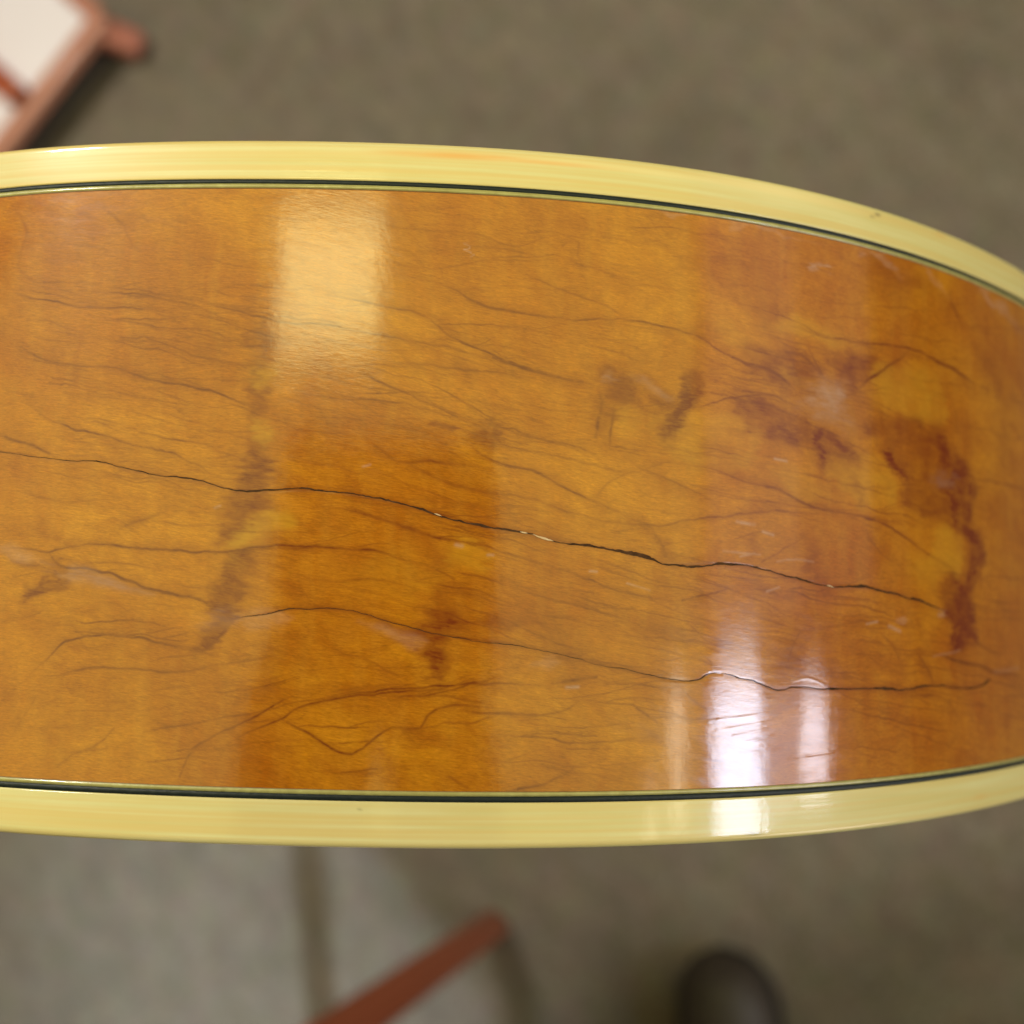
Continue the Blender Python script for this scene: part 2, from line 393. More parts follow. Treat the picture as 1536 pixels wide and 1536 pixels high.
def blob(key, px, py, rx, ry, strength, ang=0.0, warp=1.0, hard=1.0):
    c = np.array(pix(px, py)); ex = np.array(pix(px + 8, py)) - c; ey = np.array(pix(px, py + 8)) - c
    ux = np.linalg.norm(ex) / 8; uy = np.linalg.norm(ey) / 8
    r = max(rx, ry) * max(ux, uy) * 1.9 + 2
    sl = window([c], r); X = SS[sl] + warp * (wx[sl] - SS[sl]) - c[0]; Y = -(WWg[sl] + warp * (wy[sl] - WWg[sl]) - c[1])
    ca, sn = math.cos(ang), math.sin(ang); X = X / ux; Y = Y / uy
    a = (X * ca + Y * sn) / rx; b = (-X * sn + Y * ca) / ry
    v = strength / (1 + np.exp((np.hypot(a, b) - 0.75) * 7 * hard))
    np.maximum(FIG[key][sl], v, out=FIG[key][sl])

# --- figure of the maple as read off the photograph (points in photograph pixels)
L_ = [  # (width, strength, points)
 (2.0, .55, [(20,440),(33,445),(83,455),(140,459),(200,462),(260,468)]), (2.0,.5,[(123,433),(187,440),(240,446),(300,462),(350,486)]),
 (2.2,.55,[(240,444),(333,460),(400,480),(450,486),(512,493),(595,507),(660,519),(712,530),(762,545)]),
 (1.6,.4,[(260,470),(320,478),(380,500),(440,512)]), (1.6,.4,[(180,480),(250,492),(320,498),(372,520)]),
 (1.5,.4,[(150,505),(230,507),(300,518),(370,533)]), (1.5,.35,[(260,490),(330,508),(390,512)]), (1.5,.35,[(280,532),(340,540),(385,560)]),
 (3.5,.25,[(150,307),(187,337),(200,367),(233,387)]), (3.5,.25,[(20,310),(40,350),(28,400),(60,430)]),
 (2.0,.55,[(470,436),(512,445),(579,460),(645,478),(679,507),(725,523),(765,543),(829,562),(879,575)]),
 (3.2,.55,[(725,527),(765,545),(829,564),(890,578)]), 
 (2.0,.5,[(600,412),(622,418),(672,428),(705,447),(745,462),(802,473),(865,480),(912,480),(945,480),(979,488),(1024,498),(1074,520),(1111,541),(1157,557),(1184,577),(1204,602)]),
 (3.0,.45,[(700,447),(745,462),(802,472)]),(3.5,.55,[(1074,520),(1111,541),(1157,557),(1184,577),(1206,604)]),
 (1.7,.45,[(790,412),(830,430),(875,447),(912,460),(939,480)]),
 (2.0,.25,[(560,385),(620,402),(679,397),(725,388),(780,392),(845,390)]), (3,.30,[(839,377),(849,363),(869,364),(867,383),(879,398)]), (1.8,.5,[(858,389),(872,395),(880,400)]),
 (2.0,.25,[(560,330),(620,345),(700,352),(770,368),(850,348)]),(2.0,.25,[(700,370),(760,374),(805,385)]),
 (2.0,.5,[(540,556),(552,563),(612,593),(672,620),(729,643)]), (2.0,.45,[(440,590),(512,597),(579,602),(645,617),(690,632)]),
 (3.0,.35,[(579,543),(640,548),(679,553),(745,557),(799,572)]), (2.0,.3,[(440,540),(500,548),(560,545),(640,556)]),
 (4.0,.40,[(897,583),(903,605),(898,630),(893,655)]),(3.2,.35,[(921,612),(918,640),(914,668)]),
 (2.2,.55,[(1180,490),(1201,495),(1257,510),(1314,518),(1361,523),(1391,533),(1424,552),(1457,572),(1497,590)]),
 (3.6,.55,[(1361,523),(1391,533),(1424,552),(1457,572),(1475,582)]),(4,.5,[(1364,527),(1340,545),(1324,557),(1305,568),(1291,582)]),
 (2.6,.85,[(1428,458),(1435,470),(1440,486)]),(3.2,.4,[(1167,527),(1211,538),(1231,563)]),(3,.4,[(1212,520),(1225,545),(1238,572)]),
 (2.2,.6,[(30,520),(50,532),(83,542),(133,550),(187,553),(227,567),(283,578),(327,588),(367,607),(393,617)]),
 (2.0,.45,[(200,500),(220,507),(260,523),(317,537),(367,547)]),
 (2.2,.5,[(50,612),(67,623),(117,643),(167,657),(217,673),(260,683),(300,700),(333,713)]),
 (3.0,.5,[(-5,650),(20,658),(50,667),(87,687)]),(2,.3,[(95,590),(150,595),(190,600)]),
 (2.2,.7,[(-5,817),(33,823),(73,828),(90,823),(133,813),(187,818),(250,823),(317,830),(367,825),(433,820),(512,821),(562,827),(612,840),(655,853)]),
 (2.6,.75,[(73,828),(83,843),(100,853),(120,850),(147,855),(187,872),(233,888),(300,899),(320,910)]),
 (2.2,.4,[(-5,934),(20,930),(50,922),(70,910)]),
 (2.2,.45,[(40,1020),(67,993),(100,963),(140,952),(180,952),(233,965),(300,977)]),
 (2.2,.4,[(60,1016),(107,1007),(187,1000),(267,1007),(350,993),(433,983)]),
 (3.0,.3,[(180,794),(200,787),(225,776),(250,765)]),(1.8,.3,[(100,855),(130,842),(160,843),(240,858)]),(1.8,.25,[(230,780),(290,787),(335,790)]),
 (2.8,.45,[(545,655),(572,672),(599,692),(645,693),(699,697),(740,706)]),(2.2,.4,[(640,600),(655,610),(699,627),(732,647)]),
 (2.4,.55,[(702,663),(719,683),(759,697),(799,708),(845,730),(912,760),(945,777),(975,790)]),(3.6,.4,[(975,790),(992,813),(1000,830)]),
 (2.4,.55,[(735,738),(762,745),(812,753),(845,767),(912,780),(972,787),(1024,781),(1091,773),(1157,767),(1241,772)]),
 (3.4,.4,[(600,690),(650,715),(700,728),(762,745)]),
 (3.2,.5,[(520,760),(545,767),(612,790),(662,807),(690,815)]),(2.2,.5,[(690,812),(712,817),(762,830),(829,850),(879,867),(945,890),(979,897),(1024,903)]),
 (2.0,.5,[(680,858),(692,862),(745,873),(795,888),(845,903),(912,920),(962,937)]),(1.8,.35,[(655,853),(680,870)]),
 (2.0,.3,[(820,880),(880,898),(940,915)]),(1.8,.25,[(750,900),(810,918),(870,930),(900,948)]),
 (3.5,.7,[(829,1025),(859,1020),(895,1016)]),
 (2.0,.5,[(470,1052),(512,1045),(579,1033),(662,1028),(779,1028),(840,1028)]),
 (2.6,.4,[(692,1063),(762,1070),(829,1070),(860,1058),(879,1043)]),(3.0,.4,[(950,1060),(960,1068),(985,1087)]),
 (2.4,.4,[(770,650),(795,655),(845,667),(892,680)]),(2.4,.4,[(930,680),(975,707),(1024,730),(1064,750),(1087,770)]),
 (2.2,.35,[(890,755),(905,728),(930,712),(975,700),(1010,690)]),
 (2.2,.55,[(960,690),(1024,695),(1057,700),(1107,720),(1157,733),(1224,760),(1274,770),(1314,780),(1351,800),(1384,823),(1417,847),(1441,869)]),
 (3.4,.5,[(1107,720),(1157,733),(1224,760),(1274,770)]),
 (2.4,.5,[(1040,612),(1085,600),(1124,593),(1171,600),(1197,623)]),(2.8,.45,[(1100,583),(1150,592),(1180,604),(1200,616)]),
 (2.0,.4,[(1454,718),(1497,723),(1540,732)]),(2.4,.5,[(1024,903),(1060,893),(1091,883)]),
 (2.4,.4,[(1100,905),(1130,922),(1165,935),(1201,943),(1257,937),(1311,933),(1341,943)]),(2.4,.4,[(1201,943),(1195,955),(1187,972),(1180,1000)]),
 (2.2,.5,[(283,1130),(293,1121),(333,1097),(383,1074),(410,1057),(440,1045)]),(2.2,.45,[(330,1124),(370,1100),(417,1081),(440,1067),(483,1054),(550,1042),(633,1034),(700,1034)]),
 (2.4,.5,[(410,1067),(430,1084),(447,1094),(493,1121),(527,1131),(560,1107),(587,1092),(630,1094),(640,1074),(683,1057),(740,1060)]),
 (2.4,.4,[(673,1167),(700,1181)]),(2.4,.4,[(760,1188),(827,1174),(860,1154)]),(2.4,.35,[(268,1166),(280,1140),(295,1122)]),
 (2.2,.3,[(85,1150),(110,1130),(160,1120)]),(2.2,.3,[(90,1130),(140,1118),(170,1090)]),(2.6,.25,[(20,1100),(45,1060),(60,1040)]),
 (2.8,.4,[(1350,1040),(1425,1055),(1442,1080)]),(2.2,.45,[(1375,980),(1392,1005),(1400,1030)]),(2.0,.3,[(1260,960),(1300,985),(1330,1005)]),
 (2.2,.3,[(1320,950),(1345,975),(1352,1000)]),(2.2,.35,[(1455,955),(1475,970),(1500,980)]),(2.2,.3,[(1380,640),(1400,655)]),
 (2.0,.3,[(1050,980),(1070,995),(1082,1008)]),(2.0,.3,[(1030,930),(1060,960),(1100,968)]),(2.2,.3,[(1000,1010),(1040,1050),(1090,1075)]),
 (1.8,.35,[(940,870),(990,880),(1040,889),(1090,905),(1130,910)]),(1.8,.3,[(880,835),(930,852),(975,870),(1020,880)]),
 (2.4,.3,[(1130,850),(1180,820),(1210,800)]),(2.2,.3,[(1300,800),(1320,830),(1350,850)]),
 (1.6,.3,[(450,620),(520,630),(600,640),(660,660)]),(1.6,.3,[(430,690),(500,700),(560,712)]),(1.6,.3,[(120,700),(180,712),(240,722),(330,742)]),
 (1.6,.25,[(430,640),(480,648),(560,660)]),(1.8,.25,[(30,740),(100,752),(180,748)]),(1.8,.22,[(440,860),(500,870),(560,868),(620,880)]),
 (1.8,.22,[(470,960),(540,985),(600,1010),(640,1005)]),(1.8,.25,[(900,350),(960,365),(1000,372)]),(1.8,.25,[(1080,425),(1140,432),(1180,450)]),
]
for wd, st, p in L_:
    stroke('line', p, wd * 0.85, min(1, st * 1.35))
    stroke('stain', p, wd * 3.2, st * 0.32, warp=0.8)
def fill(key, poly, strength, soft=5.0, warp=1.3):
    q = np.array([pix(*p) for p in poly]); q = catmull(q, True, 1.5); n = len(q)
    sl = window(q, 4); X = SS[sl] + warp * (wx[sl] - SS[sl]); Y = WWg[sl] + warp * (wy[sl] - WWg[sl])
    if X.size == 0: return
    inside = np.zeros(X.shape, bool); dist = np.full(X.shape, 1e9)
    for i in range(n):
        a, b = q[i], q[(i + 1) % n]
        if abs(b[1] - a[1]) > 1e-9:
            c = ((a[1] > Y) != (b[1] > Y)) & (X < (b[0] - a[0]) * (Y - a[1]) / (b[1] - a[1]) + a[0]); inside ^= c
        ab = b - a; t = np.clip(((X - a[0]) * ab[0] + (Y - a[1]) * ab[1]) / max(ab @ ab, 1e-9), 0, 1)
        dist = np.minimum(dist, np.hypot(X - a[0] - t * ab[0], Y - a[1] - t * ab[1]))
    sd_ = np.where(inside, dist, -dist) / (soft * MM)
    v = strength / (1 + np.exp(-2.2 * sd_)) * (0.85 + 0.7 * vnoise(X, Y, 2.2, 61))
    np.maximum(FIG[key][sl], v, out=FIG[key][sl])
for poly, st, sf in [
 ([(1112,524),(1186,528),(1233,563),(1209,579),(1155,563),(1108,544)], .50, 6),
 ([(1092,591),(1155,602),(1202,622),(1217,645),(1280,669),(1280,692),(1233,692),(1209,669),(1170,669),(1147,637),(1100,622)], .68, 6),
 ([(1237,548),(1288,536),(1311,544),(1288,579),(1264,571)], .70, 5),
 ([(1299,626),(1346,622),(1405,637),(1428,669),(1440,704),(1463,723),(1459,762),(1471,821),(1465,880),(1444,887),(1448,825),(1428,794),(1385,770),(1358,747),(1342,704),(1323,677)], .50, 6),
 ([(1405,634),(1430,665),(1463,723),(1455,786),(1416,762),(1406,704)], .72, 6),
 ([(1420,765),(1452,780),(1474,830),(1466,885),(1450,885),(1452,830),(1436,800)], .85, 4),
 ([(1416,880),(1448,864),(1463,911),(1463,958),(1428,981),(1432,942),(1416,915)], .85, 5),
 ([(1026,555),(1061,555),(1061,595),(1038,634),(1002,669),(995,645),(1014,606)], .78, 5),
 ([(887,553),(942,557),(962,588),(946,616),(911,608)], .62, 5), ([(942,575),(1010,582),(1014,610),(946,614)], .5, 4), ([(903,600),(916,605),(905,660),(893,662)], .4, 5),
 ([(375,669),(402,669),(402,723),(398,762),(363,790),(344,813),(332,825),(344,747),(363,720)], .72, 6),
 ([(344,833),(387,825),(375,872),(352,911),(340,938),(309,977),(297,973),(312,930),(297,907),(332,872)], .68, 5),
 ([(391,501),(414,509),(406,552),(391,579),(406,618),(375,634),(367,606),(379,548)], .50, 6),
 ([(66,837),(94,837),(102,852),(105,880),(78,895),(43,911),(74,872),(82,856)], .75, 4),
 ([(625,935),(650,925),(690,935),(688,950),(668,968),(672,1000),(655,1015),(650,985),(640,960),(600,950)], .70, 5),
 ([(700,640),(740,632),(758,645),(752,665),(720,672)], .55, 6), ([(800,950),(850,945),(890,975),(880,995),(830,985)], .35, 7),
 ([(640,800),(690,850),(690,900),(668,930),(650,880)], .28, 9), ([(985,570),(1080,590),(1190,600),(1180,625),(1060,612)], .25, 8)]:
    fill('stain', poly, min(1, st * 1.12), sf * 1.8)
for poly, st in [([(375,555),(410,548),(410,579),(383,587)], .8), ([(383,630),(406,653),(398,669),(383,661)], .8), ([(352,802),(375,782),(422,770),(449,778),(406,802),(375,821),(344,821)], .85),
 ([(340,852),(352,833),(375,829),(359,852)], .6), ([(1300,570),(1400,560),(1420,620),(1340,615)], .5), ([(970,620),(1030,625),(1130,640),(1140,690),(1000,680)], .35), ([(690,810),(740,830),(735,860),(695,850)], .5),
 ([(1240,690),(1330,690),(1350,760),(1290,760)], .45), ([(1400,790),(1440,810),(1445,860),(1390,830)], .5)]:
    fill('gold', poly, st * 0.9, 8)
for poly, st in [([(98,856),(145,854),(188,876),(227,891),(188,886),(137,874),(102,872)], .38), ([(0,818),(40,825),(84,846),(50,842),(0,826)], .3), ([(360,925),(420,918),(440,925),(370,945)], .25), ([(540,930),(600,945),(640,960),(630,975),(590,960)], .28)]:
    fill('pale', poly, st, 5, 0.8)
# soft stains: vertical mineral streak at the left, nodes and the knots at the right
for wd, st, p in [
 (9,.45,[(397,496),(394,520),(396,545)]),(9,.5,[(392,585),(386,612),(384,630)]),(15,.62,[(386,655),(384,690),(381,715),(372,740),(364,765),(352,795),(345,815)]),
 (13,.55,[(366,835),(360,867),(348,895),(340,915)]),(8,.7,[(345,905),(330,940),(315,960),(302,975)]),(12,.4,[(300,905),(325,915),(345,930)]),
 (8,.75,[(88,846),(84,868),(72,886),(55,903),(40,909)]),(6,.45,[(0,825),(40,838),(75,848)]),(9,.38,[(95,860),(145,862),(190,878),(235,888)]),
 (7,.5,[(640,640),(665,650)]),(13,.60,[(735,640),(742,655),(728,668)]),(10,.35,[(660,860),(668,890),(665,915)]),
 (15,.70,[(640,950),(664,938),(690,930)]),(12,.65,[(672,925),(660,945),(652,965),(655,990),(660,1012)]),(8,.45,[(560,935),(600,945),(640,955)]),
 (8,.40,[(820,965),(850,975),(880,985)]),(7,.4,[(690,930),(760,935),(820,945),(870,960)]),(10,.25,[(400,1060),(404,1020),(395,980)]),
 (13,.85,[(1052,562),(1042,588),(1030,615),(1014,645),(1006,660)]),(9,.55,[(880,566),(905,560),(945,562)]),(11,.6,[(975,598),(1000,600),(1025,595)]),
 (13,.55,[(1240,540),(1260,548),(1285,545)]),(13,.6,[(1250,560),(1278,578),(1284,600)]),(10,.55,[(1120,540),(1160,556),(1195,585)]),
 (13,.75,[(1130,640),(1160,652),(1185,662),(1200,668)]),(12,.85,[(1222,648),(1235,668),(1240,688)]),(10,.75,[(1240,655),(1262,668),(1280,682)]),
 (9,.55,[(1150,610),(1178,620),(1198,640)]),(8,.5,[(1215,550),(1232,566)]),
 (10,.5,[(1290,640),(1320,632),(1345,640)]),(8,.85,[(1326,655),(1334,678),(1348,705),(1362,728)]),(10,.55,[(1362,728),(1385,755),(1410,768),(1436,780)]),
 (18,.50,[(1385,640),(1412,655),(1425,690),(1436,720)]),(20,.62,[(1400,745),(1428,748),(1445,760)]),(10,.7,[(1434,700),(1452,722),(1456,745),(1450,770)]),
 (7,.9,[(1434,778),(1455,800),(1466,825),(1464,855),(1458,880)]),(17,.85,[(1428,890),(1440,912),(1438,935)]),(9,.8,[(1436,930),(1430,955),(1424,972)]),(6,.6,[(1458,880),(1446,900)]),
 (10,.35,[(1205,820),(1225,850),(1232,880)]),(10,.30,[(1135,810),(1145,840)]),(9,.3,[(1270,700),(1285,730),(1290,760)]),
 (16,.18,[(560,330),(640,350),(720,360)]),(20,.15,[(90,1060),(85,1110),(100,1160)]),(12,.35,[(1170,1010),(1190,990),(1196,965)]),(10,.3,[(960,940),(1000,950),(1040,962)]),
 (24,.25,[(1290,390),(1330,420),(1380,430)]),(28,.25,[(1480,520),(1500,600),(1505,700)]),(22,.2,[(1120,390),(1150,430),(1140,480)]),
 (9,.35,[(985,800),(1000,830),(1010,846)]),(7,.35,[(1130,870),(1160,890),(1200,900)])]:
    stroke('stain', p, wd * (1.45 if wd >= 8 else 1.2), min(1, st * 1.1), warp=1.9)
for a in [(928,592,36,26,.75,0.1),(664,945,26,24,.5),(1241,610,75,60,.35),(1400,690,60,50,.32),(1160,625,50,40,.32),(972,1104,16,14,.3),(1240,660,40,24,.35),(855,970,36,16,.35,.3),(84,850,22,18,.45),(375,755,26,24,.35),(1440,915,24,34,.6)]:
    blob('stain', *a[:5], ang=a[5] if len(a) > 5 else 0, warp=1.6)
# pale worn places and white scratches
for a in [(1243,606,34,32,.66),(1420,714,14,12,.28),(905,575,18,10,.28),(985,583,30,8,.28,.1),(1225,405,9,8,.6),(711,362,4,8,.6),(1320,387,30,8,.5,.32),(1400,424,26,6,.3,.45),(1490,447,46,8,.5,.5),(820,990,30,14,.22),(330,930,40,16,.22,-.2),(130,862,50,10,.30,.1),(1010,312,60,3.5,.35,.1),(1130,335,90,4,.30,.18),(1355,940,10,4,.5),(1417,914,6,5,.8),(985,1085,60,26,.12)]:
    blob('pale', *a[:5], ang=a[5] if len(a) > 5 else 0, warp=2.2, hard=0.7)
for p, wd, st in [([(1105,782),(1118,785),(1132,787)],2.6,.7),([(1145,797),(1160,802)],2.6,.6),([(1162,688),(1180,692)],2.2,.7),([(1085,826),(1110,829),(1140,832)],2,.5),([(1110,834),(1132,830)],2,.5),
 ([(1165,842),(1195,838),(1220,842)],1.8,.5),([(1150,888),(1168,882)],2,.5),([(545,700),(555,697)],2,.4),([(685,818),(693,820)],3,.7),([(732,833),(740,833)],2,.6),([(885,857),(895,858)],2,.6),
 ([(940,875),(975,886)],1.5,.5),([(1333,940),(1350,946)],3,.6),([(850,1031),(868,1030)],2.4,.6),([(1300,936),(1316,933)],2,.6),([(322,762),(330,759)],2,.5),([(1188,1020),(1210,1018),(1232,1024)],2,.7),
 ([(355,930),(420,922)],3,.25),([(1400,985),(1440,975)],2,.3),([(1492,1007),(1528,1001)],4,.22)]:
    stroke('pale', p, wd, st, warp=0.2)
# yellow lights of the figure
for a in [(395,572,13,22,.7),(398,648,12,16,.7),(375,800,30,18,.55,-.7),(352,840,10,14,.5,.6),(1215,500,70,18,.5,.1),(1340,590,50,30,.4),(1210,730,60,24,.35,.3),(690,835,28,24,.5),(1100,500,40,16,.35,.5),(1390,850,34,26,.35,.6),(930,640,30,30,.25),(560,450,60,60,.15),(590,860,80,36,.25),(1190,560,26,8,.4,.5)]:
    blob('gold', *a[:5], ang=a[5] if len(a) > 5 else 0, warp=1.5, hard=0.6)
# many faint short streaks following the flow of the grain
for i in range(900):
    x = rnd.uniform(-20, 1560); y = rnd.uniform(300, 1190)
    L = rnd.uniform(25, 130); sl = 0.16 + 0.10 * math.sin(x / 260 + y / 170) + rnd.uniform(-0.10, 0.10)
    if y > 1040 and x < 900: sl -= 0.25
    if y > 1000 and x > 900: sl -= 0.08
    if y < 420 and x > 900: sl += 0.10
    p = [(x + L * t, y + L * t * sl + rnd.uniform(-3, 3)) for t in (0, .33, .66, 1)]
    stroke('line', p, rnd.uniform(1.0, 2.0), rnd.uniform(0.06, 0.22) * (1.2 if (y < 700 and x < 900) else 0.9), warp=0.5)

# branching hairlines in clusters
def branch(x, y, sl, L, wd, st, depth=0):
    p = [(x, y)]; n = max(3, int(L / 28))
    for i in range(n):
        x += L / n; sl += rnd.uniform(-0.09, 0.09); sl = max(-0.25, min(0.6, sl)); y += sl * L / n + rnd.uniform(-1.2, 1.2); p.append((x, y))
        if depth < 2 and rnd.random() < 0.22: branch(x, y, sl + rnd.choice((-1, 1)) * rnd.uniform(0.10, 0.32), L * rnd.uniform(0.25, 0.6), wd * 0.8, st * 0.75, depth + 1)
    if min(q[1] for q in p) > 292 and max(q[1] for q in p) < 1195: stroke('line', p, wd, st, warp=0.5)
for (x0, y0, x1, y1, n, sl) in [(0,420,380,560,20,.12),(150,430,420,520,10,.16),(420,480,800,640,24,.20),(440,640,780,760,14,.18),(560,740,1000,900,22,.24),(680,850,1100,1000,26,.20),(880,620,1200,800,16,.25),
      (1000,440,1250,600,14,.25),(1030,850,1400,1000,24,.15),(0,560,330,720,16,.22),(0,780,330,960,12,.12),(180,960,640,1160,18,-.08),(640,1010,1050,1150,16,.05),(1180,480,1460,640,12,.22),(1120,980,1440,1120,14,.2),(600,330,1000,440,12,.15)]:
    for _ in range(int(n * 1.3)): branch(rnd.uniform(x0, x1), rnd.uniform(y0, y1), sl + rnd.uniform(-.08, .08), rnd.uniform(70, 260), rnd.uniform(1.1, 1.8), rnd.uniform(0.18, 0.55))

# ------------------------------------------------------------------ cracks
CR1 = [(-8,677),(25,680),(60,686),(95,691),(145,692),(190,703),(230,712),(290,719),(355,735),(400,737),(450,734.5),(512,739),(545,743),(575,749),(620,760),(655,771),(700,784),(730,791),(768,797),(795,803),(830,810),(870,817),(905,822),(940,829),(970,836),(1000,845.5),(1024,847),(1060,847),(1090,845.5),(1120,849),(1150,856),(1180,865),(1215,873),(1245,879),(1295,881),(1340,890),(1375,901),(1405,911),(1417,916)]
CW1 = [(0,1.1),(145,1.5),(290,1.9),(400,2.4),(512,2.6),(575,3.2),(655,3.4),(700,4.6),(760,4.8),(800,3.2),(870,5.2),(960,5.4),(1000,3.9),(1060,4.4),(1150,4.4),(1245,4.6),(1340,4.2),(1417,2.2)]
CR2 = [(355,927),(395,922),(430,915),(475,913),(512,914),(560,926),(600,937),(640,948),(680,955),(720,961),(760,965),(800,972),(845,982),(900,997),(954,1008.5),(1012,1020),(1053,1018),(1066,1010),(1082,1011)]
CW2 = [(355,1.2),(430,1.9),(512,1.3),(600,1.5),(660,2.0),(720,1.2),(845,1.8),(900,1.2),(954,2.0),(1053,1.9),(1082,1.6)]
CR3 = [(1082,1011),(1110,1017),(1132,1022),(1150,1030),(1165,1034.6),(1190,1030),(1231,1033),(1275,1033),(1318,1032.5),(1355,1035),(1397,1028),(1430,1031.7),(1471,1028),(1480,1024),(1486,1019)]
CW3 = [(1082,2.2),(1132,2.3),(1190,2.8),(1231,3.2),(1318,3.8),(1355,4.0),(1397,3.0),(1471,4.0),(1486,4.2)]
CR4 = [(1413,983),(1442,993),(1471,999),(1492,1008),(1530,1014)]
CW4 = [(1413,1.6),(1442,2.6),(1471,1.6),(1530,1.2)]
def surf(s, w_, h=0.0):
    p, nn = curve(s)
    return np.stack([p[..., 0] + nn[..., 0] * h, np.broadcast_to(w_, np.shape(s)) + 0 * p[..., 0], p[..., 1] + nn[..., 1] * h - ZB], -1) * 0.001
crack_data = []
for path, wds in ((CR1, CW1), (CR2, CW2), (CR3, CW3), (CR4, CW4)):
    q = np.array([pix(*p) for p in path]); widths = np.interp([p[0] for p in path], [a for a, b in wds], [b for a, b in wds]) * MM
    dd = catmull(q, False, 0.30); rj = np.random.RandomState(int(path[0][0]) + 99); nj = len(dd)
    j1 = np.convolve(rj.rand(nj + 20) - .5, np.ones(9) / 9, 'same')[10:-10]; j2 = np.convolve(rj.rand(nj + 6) - .5, np.ones(2) / 2, 'same')[3:-3]; j3 = np.convolve(rj.rand(nj + 60) - .5, np.ones(25) / 25, 'same')[30:-30]
    dd[:, 1] += 0.55 * j1 + 0.09 * j2 + 1.2 * j3
    wdt = np.interp(dd[:, 0], q[:, 0], widths)
    wdt *= (1 + 2.2 * j1 + 4.0 * np.convolve(rj.rand(nj + 60) - .5, np.ones(21) / 21, 'same')[30:-30]).clip(0.25, 1.6)
    crack_data.append((dd, wdt))
    stroke('hgt', path, 2.2, 0.004 if path in (CR3, CR4) else 0.015, warp=0, taper=False, mode='min')
    stroke('stain', path, 6, .38, warp=.3)
    stroke('line', path, 1.6, .45, warp=0, taper=False)
lips = np.zeros_like(FIG['hgt'])
hold = FIG['hgt']; FIG['hgt'] = lips
for path in (CR1, CR2, CR3, CR4): stroke('hgt', path, 6.5, 0.004 if path is CR1 else 0.0005, warp=0.1, taper=False)
for p in ([(1060,1082),(1120,1074),(1150,1070)],[(1075,1096),(1130,1086),(1160,1082)],[(1100,1104),(1150,1093)],[(1120,1112),(1160,1104)],[(1190,1022),(1212,1017),(1236,1026)],[(1110,1130),(1170,1124)],[(1180,1138),(1250,1128)]):
    stroke('hgt', p, 1.8, 0.009, warp=0.1)
HGT = hold + lips * (1.0 + 0.8 * vnoise(SS, WWg, 1.1, 9))
HGT = HGT + 0.010 * vnoise(SS, WWg, 9, 21)

# ------------------------------------------------------------------ the rim (side panel): fine where seen, coarse elsewhere
extra = np.arange(sb + 5, LEN + sa - 3, 6.0)
allS = np.concatenate([fs, extra])
p, nn = curve(allS)
H = np.zeros((len(allS), nwv)); H[:len(fs)] = HGT
edge = np.minimum(1, np.minimum((fs - sa) / 3, (fs[-1] - fs) / 3)).clip(0)
H[:len(fs)] *= edge[:, None]
P = np.empty((len(allS), nwv, 3))
P[..., 0] = p[:, 0:1] + nn[:, 0:1] * H; P[..., 2] = p[:, 1:2] + nn[:, 1:2] * H - ZB; P[..., 1] = fw[None, :]
me = grid_mesh('side_panel', P * 0.001, wrap=True, flip=False)
cs_ = np.zeros((len(allS), nwv, 3)); cs_[..., 0] = allS[:, None]; cs_[..., 1] = fw[None, :]
flow = 5.5 * np.sin(allS[:, None] / 21.0 + 0.4) + 2.0 * np.sin(allS[:, None] / 8.5 + fw[None, :] / 13)
cs_[:len(fs), :, 0] += 0.5 * (wx - SS); cs_[:len(fs), :, 1] += 0.8 * (wy - WWg)
cs_[..., 1] += 0.17 * allS[:, None] + 0.32 * flow
vattr(me, 'coord', 'FLOAT_VECTOR', cs_)
g2 = np.zeros_like(cs_); g2[..., 0] = allS[:, None]; g2[..., 1] = fw[None, :] + 0.09 * allS[:, None] + 0.22 * flow
g2[:len(fs), :, 1] += 0.35 * vnoise(SS, WWg, 6.0, 33)
vattr(me, 'grain', 'FLOAT_VECTOR', g2)
fc = np.zeros((len(allS), nwv, 4), np.float32)
FIG['line'] *= (1.0 + 1.1 * vnoise(SS, WWg, 6, 71) + 0.6 * vnoise(SS, WWg, 1.6, 72)).clip(0.2, 1.7)
for i, k in enumerate(('line', 'stain', 'pale', 'gold')): fc[:len(fs), :, i] = np.clip(FIG[k], 0, 1)
vattr(me, 'figure', 'FLOAT_COLOR', fc)
side = link('side_panel', me, M_maple, guitar)
# make sure the outside faces out
def check_out(o):
    m = o.data; n = m.polygons[(len(fs) // 2) * (nwv - 1) + nwv // 2].normal
    if n.z < 0: m.flip_normals()
check_out(side)

# cracks as irregular dark slivers lying in their grooves, with raw splinters
def ribbon(name, dd, wd, h, mat, parent, jit=0.35, seed=0):
    r = np.random.RandomState(seed); n = len(dd)
    t = np.gradient(dd, axis=0); t /= np.linalg.norm(t, axis=1, keepdims=True) + 1e-9; nn_ = np.stack([-t[:, 1], t[:, 0]], 1)
    k = np.convolve(r.rand(n + 6), np.ones(3) / 3, 'same')[3:-3]; k2 = np.convolve(r.rand(n + 12), np.ones(7) / 7, 'same')[6:-6]
    a = dd + nn_ * (wd * (0.5 + jit * (k - 0.5)) )[:, None]; b = dd - nn_ * (wd * (0.5 + jit * 1.6 * (k2 - 0.5)))[:, None]
    P = np.stack([surf(a[:, 0], a[:, 1], h), surf(dd[:, 0], dd[:, 1], h + 0.004), surf(b[:, 0], b[:, 1], h)], 1)
    m = grid_mesh(name, P, smooth=False)
    if m.polygons[0].normal.z < 0: m.flip_normals()
    return link(name, m, mat, parent)
for i, (dd, wdt) in enumerate(crack_data):
    n = len(dd); tp = np.minimum(1, np.minimum(np.arange(n) + 1, n - np.arange(n)) / 6)
    ribbon('crack', dd, wdt * tp * (0.66, 0.50, 0.70, 0.6)[i], 0.035, M_crack, side, 0.8, i)
